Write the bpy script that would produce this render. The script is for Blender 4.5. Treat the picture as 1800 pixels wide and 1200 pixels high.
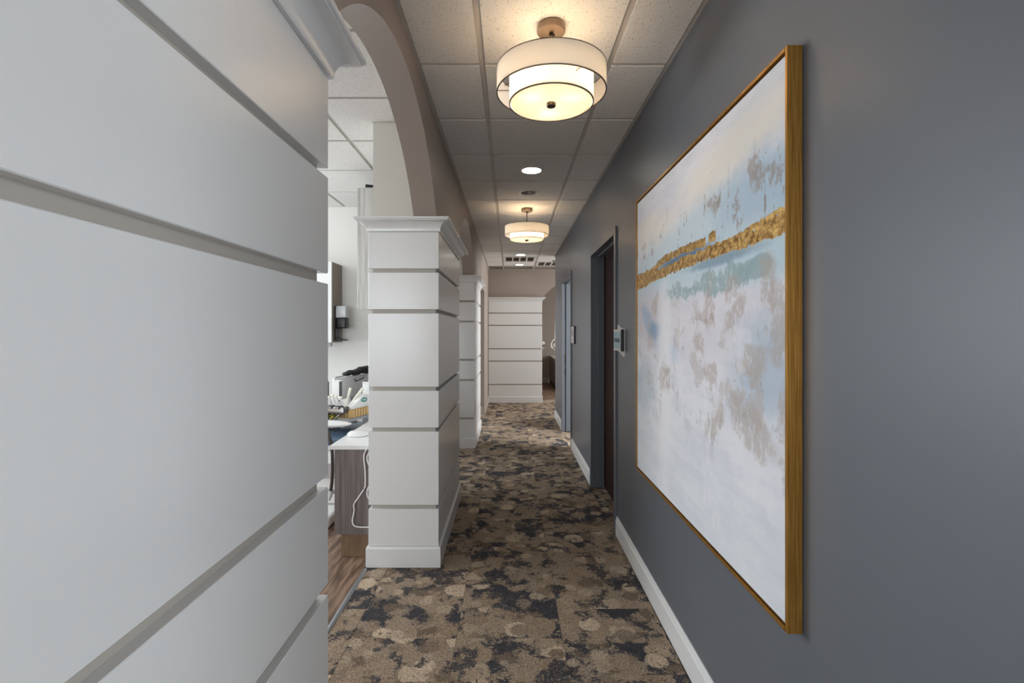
import bpy, bmesh, math, random
from mathutils import Matrix, Vector
for o in list(bpy.data.objects): bpy.data.objects.remove(o)
S = bpy.context.scene
COL = S.collection
rnd = random.Random(7)
def lin(r, g, b):
    f = lambda c: (c/255)/12.92 if c/255 <= .04045 else (((c/255)+.055)/1.055)**2.4
    return (f(r), f(g), f(b), 1)
# ------------------------------------------------------------------ camera
ZC = 1.465; FPX = 866.0; VX, VY = 896.5, 582.5; CEIL = 2.75
cam = bpy.data.cameras.new('camera'); co = bpy.data.objects.new('camera', cam); COL.objects.link(co)
co.location = (0, 0, ZC); co.rotation_euler = (math.pi/2, 0, 0)
cam.sensor_width = 36; cam.lens = FPX/1800*36
cam.shift_x = (900-VX)/1800; cam.shift_y = -(600-VY)/1800
cam.clip_start = .02; cam.clip_end = 60
S.camera = co
# ------------------------------------------------------------------ world, exposure, lights
w = bpy.data.worlds.new('world'); S.world = w; w.use_nodes = True
w.node_tree.nodes['Background'].inputs[0].default_value = (.75, .85, 1, 1)
w.node_tree.nodes['Background'].inputs[1].default_value = .02
vs = S.view_settings
vs.view_transform = 'Standard'; vs.look = 'None'; vs.gamma = 1; vs.use_curve_mapping = False
vs.exposure = 0.10
COOL = (.86, .935, 1.0); NEUT = (1.0, .98, .95); WARM = (1.0, .755, .50)
def area(name, loc, target, sx, sy, energy, color):
    l = bpy.data.lights.new(name, 'AREA'); l.shape = 'RECTANGLE'; l.size = sx; l.size_y = sy
    l.energy = energy; l.color = color
    o = bpy.data.objects.new(name, l); COL.objects.link(o); o.location = loc
    o.rotation_euler = (Vector(target)-Vector(loc)).to_track_quat('-Z', 'Y').to_euler()
    return o
area('right_rear_fill', (4.9, -2.6, 1.6), (0, -2.0, 1.5), 3.6, 2.2, 255, COOL)      # added unseen fill for the near pillar's hall face
area('rear_hall_fill', (-.1, -4.9, 1.7), (0.0, 0, 1.4), 2.4, 2.2, 48, COOL)  # added unseen cool fill from behind the camera
area('bay_rear_fill', (-2.3, -4.9, 1.6), (-1.9, 0, 1.5), 2.6, 2.0, 122, COOL)      # added unseen fill for the counter pillar's front face           
area('bay_window', (-4.1, 3.7, 1.55), (0, 3.2, 1.45), 2.6, 1.8, 108, COOL)            # daylight through the treatment bay windows
area('second_bay_window', (-4.1, 7.4, 1.6), (0, 7.4, 1.45), 3.4, 1.9, 70, COOL)
area('side_room_window', (3.42, 5.7, 1.6), (.8, 6.9, .9), 2.0, 1.7, 340, (.95, .98, 1.0))
area('far_room_window', (4.2, 12.4, 1.7), (0, 12.4, 1.2), 2.4, 1.6, 45, NEUT)
area('far_hall_fill', (3.2, 9.4, 1.7), (0, 9.4, 1.3), 1.4, 1.6, 85, NEUT)  # added unseen fill that brightens the end pillar
PENDANT_W = 24.0; DOWN_E = 26.0; FILL_PANEL_E = 6.0

# ------------------------------------------------------------------ node helpers
class NT:
    def __init__(s, name):
        s.mat = bpy.data.materials.new(name); s.mat.use_nodes = True
        s.t = s.mat.node_tree; s.t.nodes.clear()
        s.out = s.t.nodes.new('ShaderNodeOutputMaterial')
    def n(s, ty, ins=None, **kw):
        nd = s.t.nodes.new('ShaderNode'+ty)
        for k, v in kw.items(): setattr(nd, k, v)
        for k, v in (ins or {}).items(): s.put(nd.inputs[k], v)
        return nd
    def put(s, sock, v):
        if hasattr(v, 'is_output'): s.t.links.new(v, sock)
        else: sock.default_value = v
    def m(s, op, a, b=0.0, c=0.0, clamp=False):
        nd = s.t.nodes.new('ShaderNodeMath'); nd.operation = op; nd.use_clamp = clamp
        s.put(nd.inputs[0], a); s.put(nd.inputs[1], b)
        if op in ('MULTIPLY_ADD', 'SMOOTH_MIN', 'WRAP', 'COMPARE'): s.put(nd.inputs[2], c)
        return nd.outputs[0]
    def step(s, x, lo, hi):                       # smoothstep, also downwards
        nd = s.t.nodes.new('ShaderNodeMapRange'); nd.interpolation_type = 'SMOOTHSTEP'
        s.put(nd.inputs[0], x)
        if lo <= hi: a, b, c, d = lo, hi, 0., 1.
        else: a, b, c, d = hi, lo, 1., 0.
        for i, v in zip((1, 2, 3, 4), (a, b, c, d)): nd.inputs[i].default_value = v
        return nd.outputs[0]
    def mix(s, f, a, b):
        nd = s.t.nodes.new('ShaderNodeMix'); nd.data_type = 'RGBA'
        s.put(nd.inputs[0], f); s.put(nd.inputs[6], a); s.put(nd.inputs[7], b)
        return nd.outputs[2]
    def noise(s, vec, scale, detail=2., rough=.5, out=0):
        nd = s.n('TexNoise', {'Vector': vec, 'Scale': scale, 'Detail': detail, 'Roughness': rough})
        return nd.outputs[out]
    def vmul(s, vec, xyz):
        nd = s.t.nodes.new('ShaderNodeVectorMath'); nd.operation = 'MULTIPLY'
        s.put(nd.inputs[0], vec); nd.inputs[1].default_value = xyz; return nd.outputs[0]
    def vadd(s, a, b):
        nd = s.t.nodes.new('ShaderNodeVectorMath'); nd.operation = 'ADD'
        s.put(nd.inputs[0], a); s.put(nd.inputs[1], b); return nd.outputs[0]
    def pos(s): return s.n('NewGeometry').outputs['Position']
    def bump(s, h, strength=.2, dist=.002):
        return s.n('Bump', {'Height': h, 'Strength': strength, 'Distance': dist}).outputs[0]
    def pbr(s, color, rough=.5, metal=0., normal=None, spec=.5):
        b = s.n('BsdfPrincipled', {'Base Color': color, 'Roughness': rough, 'Metallic': metal, 'Specular IOR Level': spec})
        if normal is not None: s.put(b.inputs['Normal'], normal)
        s.t.links.new(b.outputs[0], s.out.inputs[0]); return s.mat
def plain(name, color, rough=.5, metal=0., bump=None, spec=.5, var=.0):
    t = NT(name); nor = None; p = t.pos(); c = color
    if bump: nor = t.bump(t.noise(p, bump[0], 3.), bump[1], bump[2])
    if var:
        k = t.noise(p, 3.0, 3.)
        c = t.mix(k, tuple(min(1, v*(1-var)) for v in color[:3])+(1,), tuple(min(1, v*(1+var)) for v in color[:3])+(1,))
    return t.pbr(c, rough, metal, nor, spec)
def emit(name, color, strength):
    t = NT(name); e = t.n('Emission', {'Color': color, 'Strength': strength})
    t.t.links.new(e.outputs[0], t.out.inputs[0]); return t.mat
def stretched(name, c1, c2, scale, axes, rough=.5, metal=0., bumpk=.1, spec=.5):
    t = NT(name); p = t.pos()
    r = t.n('ObjectInfo').outputs['Random']
    v = t.vmul(p, axes)
    sh = t.n('CombineXYZ', {0: t.m('MULTIPLY', r, 37.), 1: t.m('MULTIPLY', r, 61.), 2: t.m('MULTIPLY', r, 13.)}).outputs[0]
    v = t.vadd(v, sh)
    a = t.noise(v, scale, 5., .6)
    f = t.step(a, .32, .68)
    return t.pbr(t.mix(f, c1, c2), rough, metal, t.bump(a, bumpk, .001), spec)

M = {}
M['white'] = plain('white_semigloss_paint', (.80, .80, .80, 1), .25, bump=(420, .09, .0010), spec=.6)
M['groove'] = plain('taupe_recess_shade_tint', lin(182, 175, 166), .45)  # groove backs: taupe tint with the groove shade put into the colour
M['slate'] = plain('slate_blue_eggshell_paint', lin(102, 106, 113), .38, bump=(500, .07, .001))
M['slateframe'] = plain('slate_blue_door_frame_paint', lin(100, 104, 111), .35)
M['taupe'] = plain('taupe_eggshell_paint', lin(166, 154, 145), .5, bump=(500, .07, .001))
M['taupetrim'] = plain('taupe_trim_paint', lin(185, 174, 165), .35)
M['greige'] = plain('pale_greige_paint', lin(214, 211, 203), .55, bump=(500, .06, .001))
M['baywall'] = plain('off_white_wall_paint', lin(232, 230, 225), .55, bump=(500, .06, .001))
M['trim'] = plain('white_trim_paint', (.80, .80, .80, 1), .3)
M['grid'] = plain('ceiling_grid_enamel', (.52, .49, .46, 1), .45)
M['bronze'] = plain('brushed_bronze_metal', lin(128, 110, 94), .36, .8)
M['darkbronze'] = plain('dark_bronze_metal', lin(70, 58, 48), .4, .7)
M['rim'] = plain('dark_shade_rim', lin(86, 76, 66), .5)
M['chrome'] = plain('polished_chrome', (.8, .8, .8, 1), .15, 1.)
M['black'] = plain('black_plastic', lin(24, 25, 28), .35)
M['blackcloth'] = plain('black_nylon_cloth', lin(28, 30, 33), .45, bump=(60, .5, .01))
M['grey'] = plain('mid_grey_plastic', lin(176, 174, 176), .4)
M['darkgrey'] = plain('dark_grey_plastic', lin(84, 82, 80), .4)
M['whiteplastic'] = plain('white_moulded_plastic', (.82, .82, .81, 1), .3)
M['cream'] = plain('cream_plastic', lin(232, 228, 212), .35)
M['tan'] = plain('tan_basket_plastic', lin(216, 182, 128), .5, var=.12)
M['yellow'] = plain('yellow_plastic', lin(214, 205, 40), .5)
M['green'] = plain('green_label_ink', lin(40, 140, 120), .5)
M['blue'] = plain('slate_blue_vinyl', lin(84, 108, 134), .35, bump=(300, .1, .001))
M['worktop'] = plain('white_solid_surface', (.80, .80, .79, 1), .25)
M['hose'] = plain('dark_rubber_hose', lin(62, 56, 48), .4)
M['signblue'] = plain('pale_blue_sign_insert', lin(150, 186, 200), .4)
M['signwhite'] = plain('brushed_pale_sign_metal', lin(222, 220, 214), .35)
M['ink'] = plain('dark_sign_ink', lin(40, 58, 78), .5)
M['stripmetal'] = plain('brushed_transition_metal', lin(176, 182, 186), .32, .8)
M['mirrorcone'] = plain('specular_reflector', lin(176, 166, 156), .4, .4)
M['clear'] = plain('translucent_grey_plastic', lin(205, 208, 210), .2)
M['ventdark'] = plain('dark_vent_throat', lin(92, 87, 82), .6)
M['ventwhite'] = plain('white_vent_enamel', (.72, .70, .67, 1), .4)
M['ventlouvre'] = plain('grey_vent_louvre', lin(140, 134, 128), .5)
M['lens'] = emit('lit_downlight_lens', (1, .93, .82, 1), DOWN_E)
M['fillpanel'] = emit('added_fill_panel_glow', (1, .98, .95, 1), FILL_PANEL_E)
M['doorwood'] = stretched('dark_stained_door_wood', lin(34, 16, 8), lin(52, 26, 14), 3., (14, 14, .9), .65, spec=.12)
M['laminate'] = stretched('grey_brown_laminate', lin(92, 82, 80), lin(124, 114, 110), 4., (16, 16, .5), .45)
M['paleveneer'] = stretched('pale_grey_woodgrain_laminate', lin(176, 174, 170), lin(206, 204, 200), 4., (22, 22, .6), .45)
M['taupelam'] = stretched('taupe_woodgrain_laminate', lin(118, 104, 92), lin(142, 128, 114), 4., (14, 14, .6), .45)
M['plinth'] = stretched('brown_plinth_board', lin(104, 82, 60), lin(124, 100, 74), 3., (6, 6, 2), .5)
M['frame'] = stretched('brushed_gold_frame', lin(158, 112, 48), lin(196, 146, 72), 5., (40, 40, 1.2), .36, .75)
M['plank'] = stretched('walnut_vinyl_plank', lin(86, 66, 54), lin(158, 130, 108), 3.2, (9, 1.1, 1), .4, 0., .15)

def shade_mat(name, col, tr):
    t = NT(name); p = t.pos()
    wv = t.noise(t.vmul(p, (1, 1, 3)), 260, 2.)
    c = t.mix(wv, tuple(v*.95 for v in col[:3])+(1,), col)
    d = t.n('BsdfDiffuse', {'Color': c}); r = t.n('BsdfTranslucent', {'Color': c})
    x = t.n('MixShader', {0: tr, 1: d.outputs[0], 2: r.outputs[0]})
    t.t.links.new(x.outputs[0], t.out.inputs[0]); return t.mat
M['shade'] = shade_mat('linen_lampshade', (.96, .95, .93, 1), .68)
M['innershade'] = shade_mat('frosted_inner_shade', (.97, .95, .92, 1), .62)
M['addedlid'] = shade_mat('added_frosted_lid', (.97, .96, .94, 1), .88)
M['diffuser'] = shade_mat('frosted_acrylic_diffuser', (.96, .93, .86, 1), .45)

def ceiling_tile_mat():
    t = NT('fissured_mineral_tile'); p = t.pos()
    dv = t.vadd(p, t.vmul(t.noise(p, 30, 2., .5, 1), (.012, .012, .012)))
    v1 = t.n('TexVoronoi', {'Vector': dv, 'Scale': 95.}); v2 = t.n('TexVoronoi', {'Vector': dv, 'Scale': 210.})
    sel = t.n('SeparateColor', {0: v1.outputs['Color']}).outputs[0]
    h1 = t.m('MULTIPLY', t.step(v1.outputs['Distance'], .30, .16), t.step(sel, .62, .70))
    sel2 = t.n('SeparateColor', {0: v2.outputs['Color']}).outputs[1]
    h2 = t.m('MULTIPLY', t.step(v2.outputs['Distance'], .34, .2), t.step(sel2, .70, .78))
    h = t.m('MAXIMUM', h1, t.m('MULTIPLY', h2, .7))
    c = t.mix(t.m('MULTIPLY', h, .75), (.80, .78, .75, 1), (.20, .18, .16, 1))
    hb = t.m('SUBTRACT', t.m('MULTIPLY', t.noise(p, 350, 2.), .4), h)
    return t.pbr(c, .9, 0., t.bump(hb, .5, .0015), .2)
M['tile'] = ceiling_tile_mat()

def carpet_mat():
    t = NT('mottled_stone_pattern_carpet'); p0 = t.pos()
    r = t.n('ObjectInfo').outputs['Random']
    off = t.n('CombineXYZ', {0: t.m('MULTIPLY', r, 53.), 1: t.m('MULTIPLY', r, 91.), 2: 0.}).outputs[0]
    p = t.vadd(p0, off)
    wob = t.vmul(t.vadd(t.noise(p, 26, 4., .65, 1), (-.5, -.5, -.5)), (.075, .075, 0))
    q = t.vadd(p, wob)
    wob2 = t.vmul(t.vadd(t.noise(p, 60, 3., .7, 1), (-.5, -.5, -.5)), (.03, .03, 0))
    q2 = t.vadd(p, wob2)
    big = t.noise(q, 3.6, 5., .62)
    brk = t.noise(p, 75, 3., .7)
    base = t.mix(t.step(t.m('ADD', big, t.m('MULTIPLY', t.m('SUBTRACT', brk, .5), .16)), .44, .49), lin(74, 72, 75), lin(160, 142, 123))
    base = t.mix(t.step(t.noise(q, 7.5, 4., .6), .54, .62), base, lin(122, 106, 90))
    # round stones
    vo = t.n('TexVoronoi', {'Vector': q2, 'Scale': 6.6, 'Randomness': .85})
    sc = t.n('SeparateColor', {0: vo.outputs['Color']})
    size = t.m('MULTIPLY_ADD', sc.outputs[1], .22, .34)
    st = t.step(t.m('SUBTRACT', vo.outputs['Distance'], size), .03, -.03)
    st = t.m('MULTIPLY', st, t.step(sc.outputs[0], .24, .26))
    stone = t.mix(sc.outputs[2], lin(146, 127, 107), lin(204, 184, 160))
    fray = t.step(t.noise(p, 48, 4., .7), .34, .44)
    c = t.mix(t.m('MULTIPLY', st, fray), base, stone)
    q3 = t.vadd(q2, (3.37, 1.91, 0))
    vp = t.n('TexVoronoi', {'Vector': q3, 'Scale': 8.6, 'Randomness': .9})
    s2 = t.n('SeparateColor', {0: vp.outputs['Color']})
    st2 = t.step(t.m('SUBTRACT', vp.outputs['Distance'], t.m('MULTIPLY_ADD', s2.outputs[1], .2, .30)), .035, -.035)
    st2 = t.m('MULTIPLY', t.m('MULTIPLY', st2, t.step(s2.outputs[0], .50, .52)), fray)
    c = t.mix(t.m('MULTIPLY', st2, .85), c, t.mix(s2.outputs[2], lin(118, 102, 88), lin(190, 172, 150)))
    # dark pockets breaking the stones
    pock = t.m('MULTIPLY', t.step(t.noise(q, 5.2, 4., .7), .545, .575), t.step(brk, .36, .46))
    c = t.mix(t.m('MULTIPLY', pock, .92), c, lin(70, 69, 74))
    # pale speckled rings
    ring = t.step(t.m('ABSOLUTE', t.m('SUBTRACT', vo.outputs['Distance'], size)), .05, .012)
    ring = t.m('MULTIPLY', t.m('MULTIPLY', ring, t.step(brk, .54, .62)), t.step(sc.outputs[0], .5, .45))
    c = t.mix(t.m('MULTIPLY', ring, .7), c, lin(190, 176, 156))
    # loop pile
    loop = t.n('TexVoronoi', {'Vector': t.vmul(p, (1, 1.5, 0)), 'Scale': 250.})
    lc = t.n('SeparateColor', {0: loop.outputs['Color']}).outputs[0]
    k = t.m('MULTIPLY', t.m('MULTIPLY_ADD', lc, .55, .72), t.step(loop.outputs['Distance'], .95, .15))
    k = t.m('MULTIPLY_ADD', k, 1.12, .34)
    c2 = t.n('VectorMath', operation='SCALE'); t.put(c2.inputs[0], c); t.put(c2.inputs[3], k)
    return t.pbr(c2.outputs[0], .95, 0., t.bump(loop.outputs['Distance'], .5, -.002), .1)
M['carpet'] = carpet_mat()

PY0, PY1, PZ0, PZ1 = 1.294, 2.854, .670, 2.218       # the painting on the right wall
def painting_mat():
    t = NT('abstract_painted_canvas'); p = t.pos()
    xyz = t.n('SeparateXYZ', {0: p})
    s = t.m('MULTIPLY_ADD', xyz.outputs[1], -1/1.56, 2.854/1.56)     # 0 at the far edge, 1 at the near edge
    v = t.m('MULTIPLY_ADD', xyz.outputs[2], 1/1.55, -.67/1.55)       # 0 bottom, 1 top
    st = t.n('CombineXYZ', {0: s, 1: v, 2: 0.}).outputs[0]
    n1 = t.noise(st, 9, 6., .68); n2 = t.noise(st, 34, 5., .72)
    n3 = t.noise(t.vmul(st, (46, 7, 1)), 1., 4., .65)                # vertical drag marks
    n4 = t.noise(t.vmul(st, (4, 16, 1)), 1., 5., .6)                 # broad brush sweeps
    jit = t.m('ADD', t.m('MULTIPLY_ADD', n1, 1.5, -.75), t.m('MULTIPLY_ADD', n2, 1.0, -.5))
    c = t.mix(t.step(n4, .3, .7), lin(214, 216, 226), lin(234, 233, 238))
    c = t.mix(t.m('MULTIPLY', t.step(v, .42, .05), .35), c, lin(214, 224, 228))
    n5 = t.noise(t.vmul(st, (90, 36, 1)), 1., 4., .7)
    wc = t.n('SeparateColor', {0: t.noise(t.vmul(st, (11, 8, 1)), 1., 8., .7, 1)})
    sw = t.m('ADD', s, t.m('MULTIPLY_ADD', wc.outputs[0], .20, -.10)); vw = t.m('ADD', v, t.m('MULTIPLY_ADD', wc.outputs[1], .16, -.08))
    grain = t.step(t.m('ADD', t.m('MULTIPLY', n5, .7), t.m('MULTIPLY', n2, .5)), .50, .60)
    def blob(c, cs, ct, rs, rt, col, amt=1., soft=.25, rag=1., ang=0., gr=False):
        ds = t.m('SUBTRACT', sw if gr else s, cs); dt = t.m('SUBTRACT', vw if gr else v, ct)
        ca, sa = math.cos(ang), math.sin(ang)
        a = t.m('ADD', t.m('MULTIPLY', ds, ca/rs), t.m('MULTIPLY', dt, sa/rs))
        b = t.m('ADD', t.m('MULTIPLY', ds, -sa/rt), t.m('MULTIPLY', dt, ca/rt))
        d = t.m('SQRT', t.m('ADD', t.m('MULTIPLY', a, a), t.m('MULTIPLY', b, b)))
        d = t.m('ADD', d, t.m('MULTIPLY', jit, rag))
        mk = t.m('MULTIPLY', t.step(d, 1+soft, 1-soft), amt)
        if gr: mk = t.m('MULTIPLY', mk, t.m('MULTIPLY_ADD', grain, .75, .25))
        return t.mix(mk, c, col)
    W, TP, TB = lin(238, 238, 242), lin(178, 165, 156), lin(196, 186, 180)
    BL, LB, TE, YE, DB = lin(158, 184, 206), lin(190, 211, 221), lin(148, 172, 176), lin(234, 226, 208), lin(84, 116, 150)
    # pale yellow glow under the top, light blue zone behind the gold
    c = blob(c, .80, .895, .34, .055, YE, .6, .7, .35, .10)
    c = blob(c, .18, .84, .26, .06, YE, .55, .7, .35, -.12)
    c = blob(c, .62, .760, .62, .075, LB, .75, .6, .8, .05)
    c = blob(c, .92, .775, .20, .075, BL, .6, .6, .8)
    c = blob(c, .40, .70, .60, .05, LB, .8, .5, .5)
    c = blob(c, .55, .655, .58, .05, LB, .75, .45, .5)
    c = blob(c, .95, .66, .14, .06, LB, .8, .5, .5)
    # lilac-taupe wash across the middle
    c = blob(c, .14, .56, .22, .09, lin(206, 202, 208), .8, .5, .7)
    c = blob(c, .55, .52, .5, .10, lin(216, 212, 218), .6, .6, .6)
    # teal band below the gold
    c = blob(c, .48, .622, .14, .022, TE, .85, .14, .5, 0., True)
    c = blob(c, .72, .638, .18, .026, TE, .85, .14, .5, 0., True)
    c = blob(c, .88, .635, .07, .022, TE, .8, .12, 1.0)
    # blue touches on the left and right
    c = blob(c, .16, .545, .10, .035, BL, .8, .5, .6, -.6)
    c = blob(c, .23, .515, .07, .028, lin(122, 152, 186), .7, .5, .7)
    c = blob(c, .36, .455, .10, .035, BL, .75, .5, .6)
    c = blob(c, .93, .44, .13, .10, lin(176, 192, 208), .8, .5, .6)
    c = blob(c, .10, .33, .12, .08, lin(186, 202, 212), .7, .6, .6)
    c = blob(c, .33, .36, .07, .28, W, .85, .6, .5)
    # broken taupe scumble over the middle
    sc_ = t.noise(t.vmul(st, (8, 6.5, 1)), 1., 9., .74)
    zs = t.m('MULTIPLY', t.step(v, .18, .34), t.step(v, .63, .56))
    c = t.mix(t.m('MULTIPLY', t.m('MULTIPLY', t.step(sc_, .53, .58), zs), .55), c, lin(188, 178, 174))
    c = t.mix(t.m('MULTIPLY', t.m('MULTIPLY', t.step(t.m('ABSOLUTE', t.m('SUBTRACT', sc_, .545)), .014, .004), t.step(n5, .52, .62)), t.m('MULTIPLY', zs, .7)), c, lin(128, 120, 118))
    c = t.mix(t.m('MULTIPLY', t.m('MULTIPLY', t.step(t.noise(t.vmul(st, (5, 3.5, 1)), 1., 8., .7), .50, .60), t.step(v, .62, .50)), .45), c, lin(238, 238, 243))
    # taupe worn patches
    for a in ((.86, .37-.04, .115, .055, -.45), (.66, .41, .055, .030, 0), (.33, .37, .07, .045, .3), (.885, .445, .055, .05, -.7),
              (.93, .60, .035, .05, 0), (.66, .58, .03, .075, 0), (.62, .545, .08, .018, 0), (.78, .615, .045, .03, .4), (.80, .555, .075, .03, .6),
              (.96, .52, .05, .09, 0), (.60, .47, .05, .028, 0), (.70, .30, .03, .08, -.4), (.99, .33, .03, .10, 0), (.24, .60, .04, .035, 0)):
        c = blob(c, a[0], a[1], a[2]*.8, a[3]*.85, TP, .62, .30, .8, a[4], True)
    # vertical drips above the gold
    zone = t.m('MULTIPLY', t.step(v, .70, .75), t.step(v, .90, .80))
    dr = t.m('MULTIPLY', zone, t.step(t.m('ADD', n3, t.m('MULTIPLY', t.m('SUBTRACT', n2, .5), .5)), .60, .65))
    c = t.mix(t.m('MULTIPLY', dr, .85), c, lin(146, 134, 126))
    for a in ((.70, .80, .035, .035), (.80, .785, .015, .06), (.905, .80, .06, .03), (.88, .825, .03, .035), (.835, .745, .012, .02), (.965, .80, .03, .025)):
        c = blob(c, a[0], a[1], a[2]*.6, a[3]*.7, lin(156, 140, 132), .7, .25, .8, 0., True)
    # small chipped flecks everywhere
    nf = t.noise(t.vmul(st, (100, 60, 1)), 1., 3., .7)
    fl = t.m('MULTIPLY', t.step(nf, .685, .72), t.step(t.noise(st, 6, 2.), .50, .62))
    c = t.mix(t.m('MULTIPLY', fl, .85), c, lin(118, 112, 112))
    # dark edges
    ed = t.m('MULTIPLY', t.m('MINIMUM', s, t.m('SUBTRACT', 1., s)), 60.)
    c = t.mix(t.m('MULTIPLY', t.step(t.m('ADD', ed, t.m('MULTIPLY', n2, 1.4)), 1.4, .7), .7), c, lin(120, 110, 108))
    # blue between the two gold strands
    c = blob(c, .46, .714, .21, .016, DB, .95, .5, .35, .02)
    c = blob(c, .72, .675, .18, .012, lin(110, 138, 160), .7, .5, .5)
    # gold leaf
    jg = t.m('ADD', t.m('MULTIPLY_ADD', n2, .034, -.017), t.m('MULTIPLY_ADD', n1, .022, -.011))
    lowc = t.m('MULTIPLY_ADD', s, .010, .6935)
    wid = t.m('ADD', .0155, t.m('ADD', t.m('MULTIPLY', t.step(s, .28, .10), .011), t.m('MULTIPLY', t.step(s, .72, .98), .007)))
    g1 = t.step(t.m('SUBTRACT', t.m('ABSOLUTE', t.m('ADD', t.m('SUBTRACT', v, lowc), jg)), wid), .0015, -.0015)
    upc = t.m('MULTIPLY_ADD', t.step(s, .12, .34), .032, .702)
    g2 = t.step(t.m('SUBTRACT', t.m('ABSOLUTE', t.m('ADD', t.m('SUBTRACT', v, upc), jg)), .0115), .0015, -.0015)
    g2 = t.m('MULTIPLY', g2, t.m('MULTIPLY', t.step(s, .15, .17), t.step(t.m('ADD', s, t.m('MULTIPLY', n2, .05)), .735, .725)))
    g2 = t.m('MULTIPLY', g2, t.m('SUBTRACT', 1., t.m('MULTIPLY', t.step(t.m('ABSOLUTE', t.m('SUBTRACT', s, .655)), .012, .006), 1.)))
    g = t.m('MULTIPLY', t.m('MAXIMUM', g1, g2), t.step(t.noise(st, 70, 3., .6), .27, .32))
    gn = t.noise(st, 60, 5., .75)
    gc = t.mix(t.step(gn, .36, .66), lin(132, 88, 30), lin(236, 196, 122))
    c = t.mix(g, c, gc)
    h = t.m('ADD', t.m('ADD', t.m('MULTIPLY', n2, .5), t.m('MULTIPLY', t.noise(st, 140, 3., .6), .35)), t.m('MULTIPLY', g, t.m('MULTIPLY', gn, 1.6)))
    return t.pbr(c, t.m('MULTIPLY_ADD', g, -.22, .6), t.m('MULTIPLY', g, .55), t.bump(h, .45, .003), .4)
M['canvas'] = painting_mat()

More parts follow.
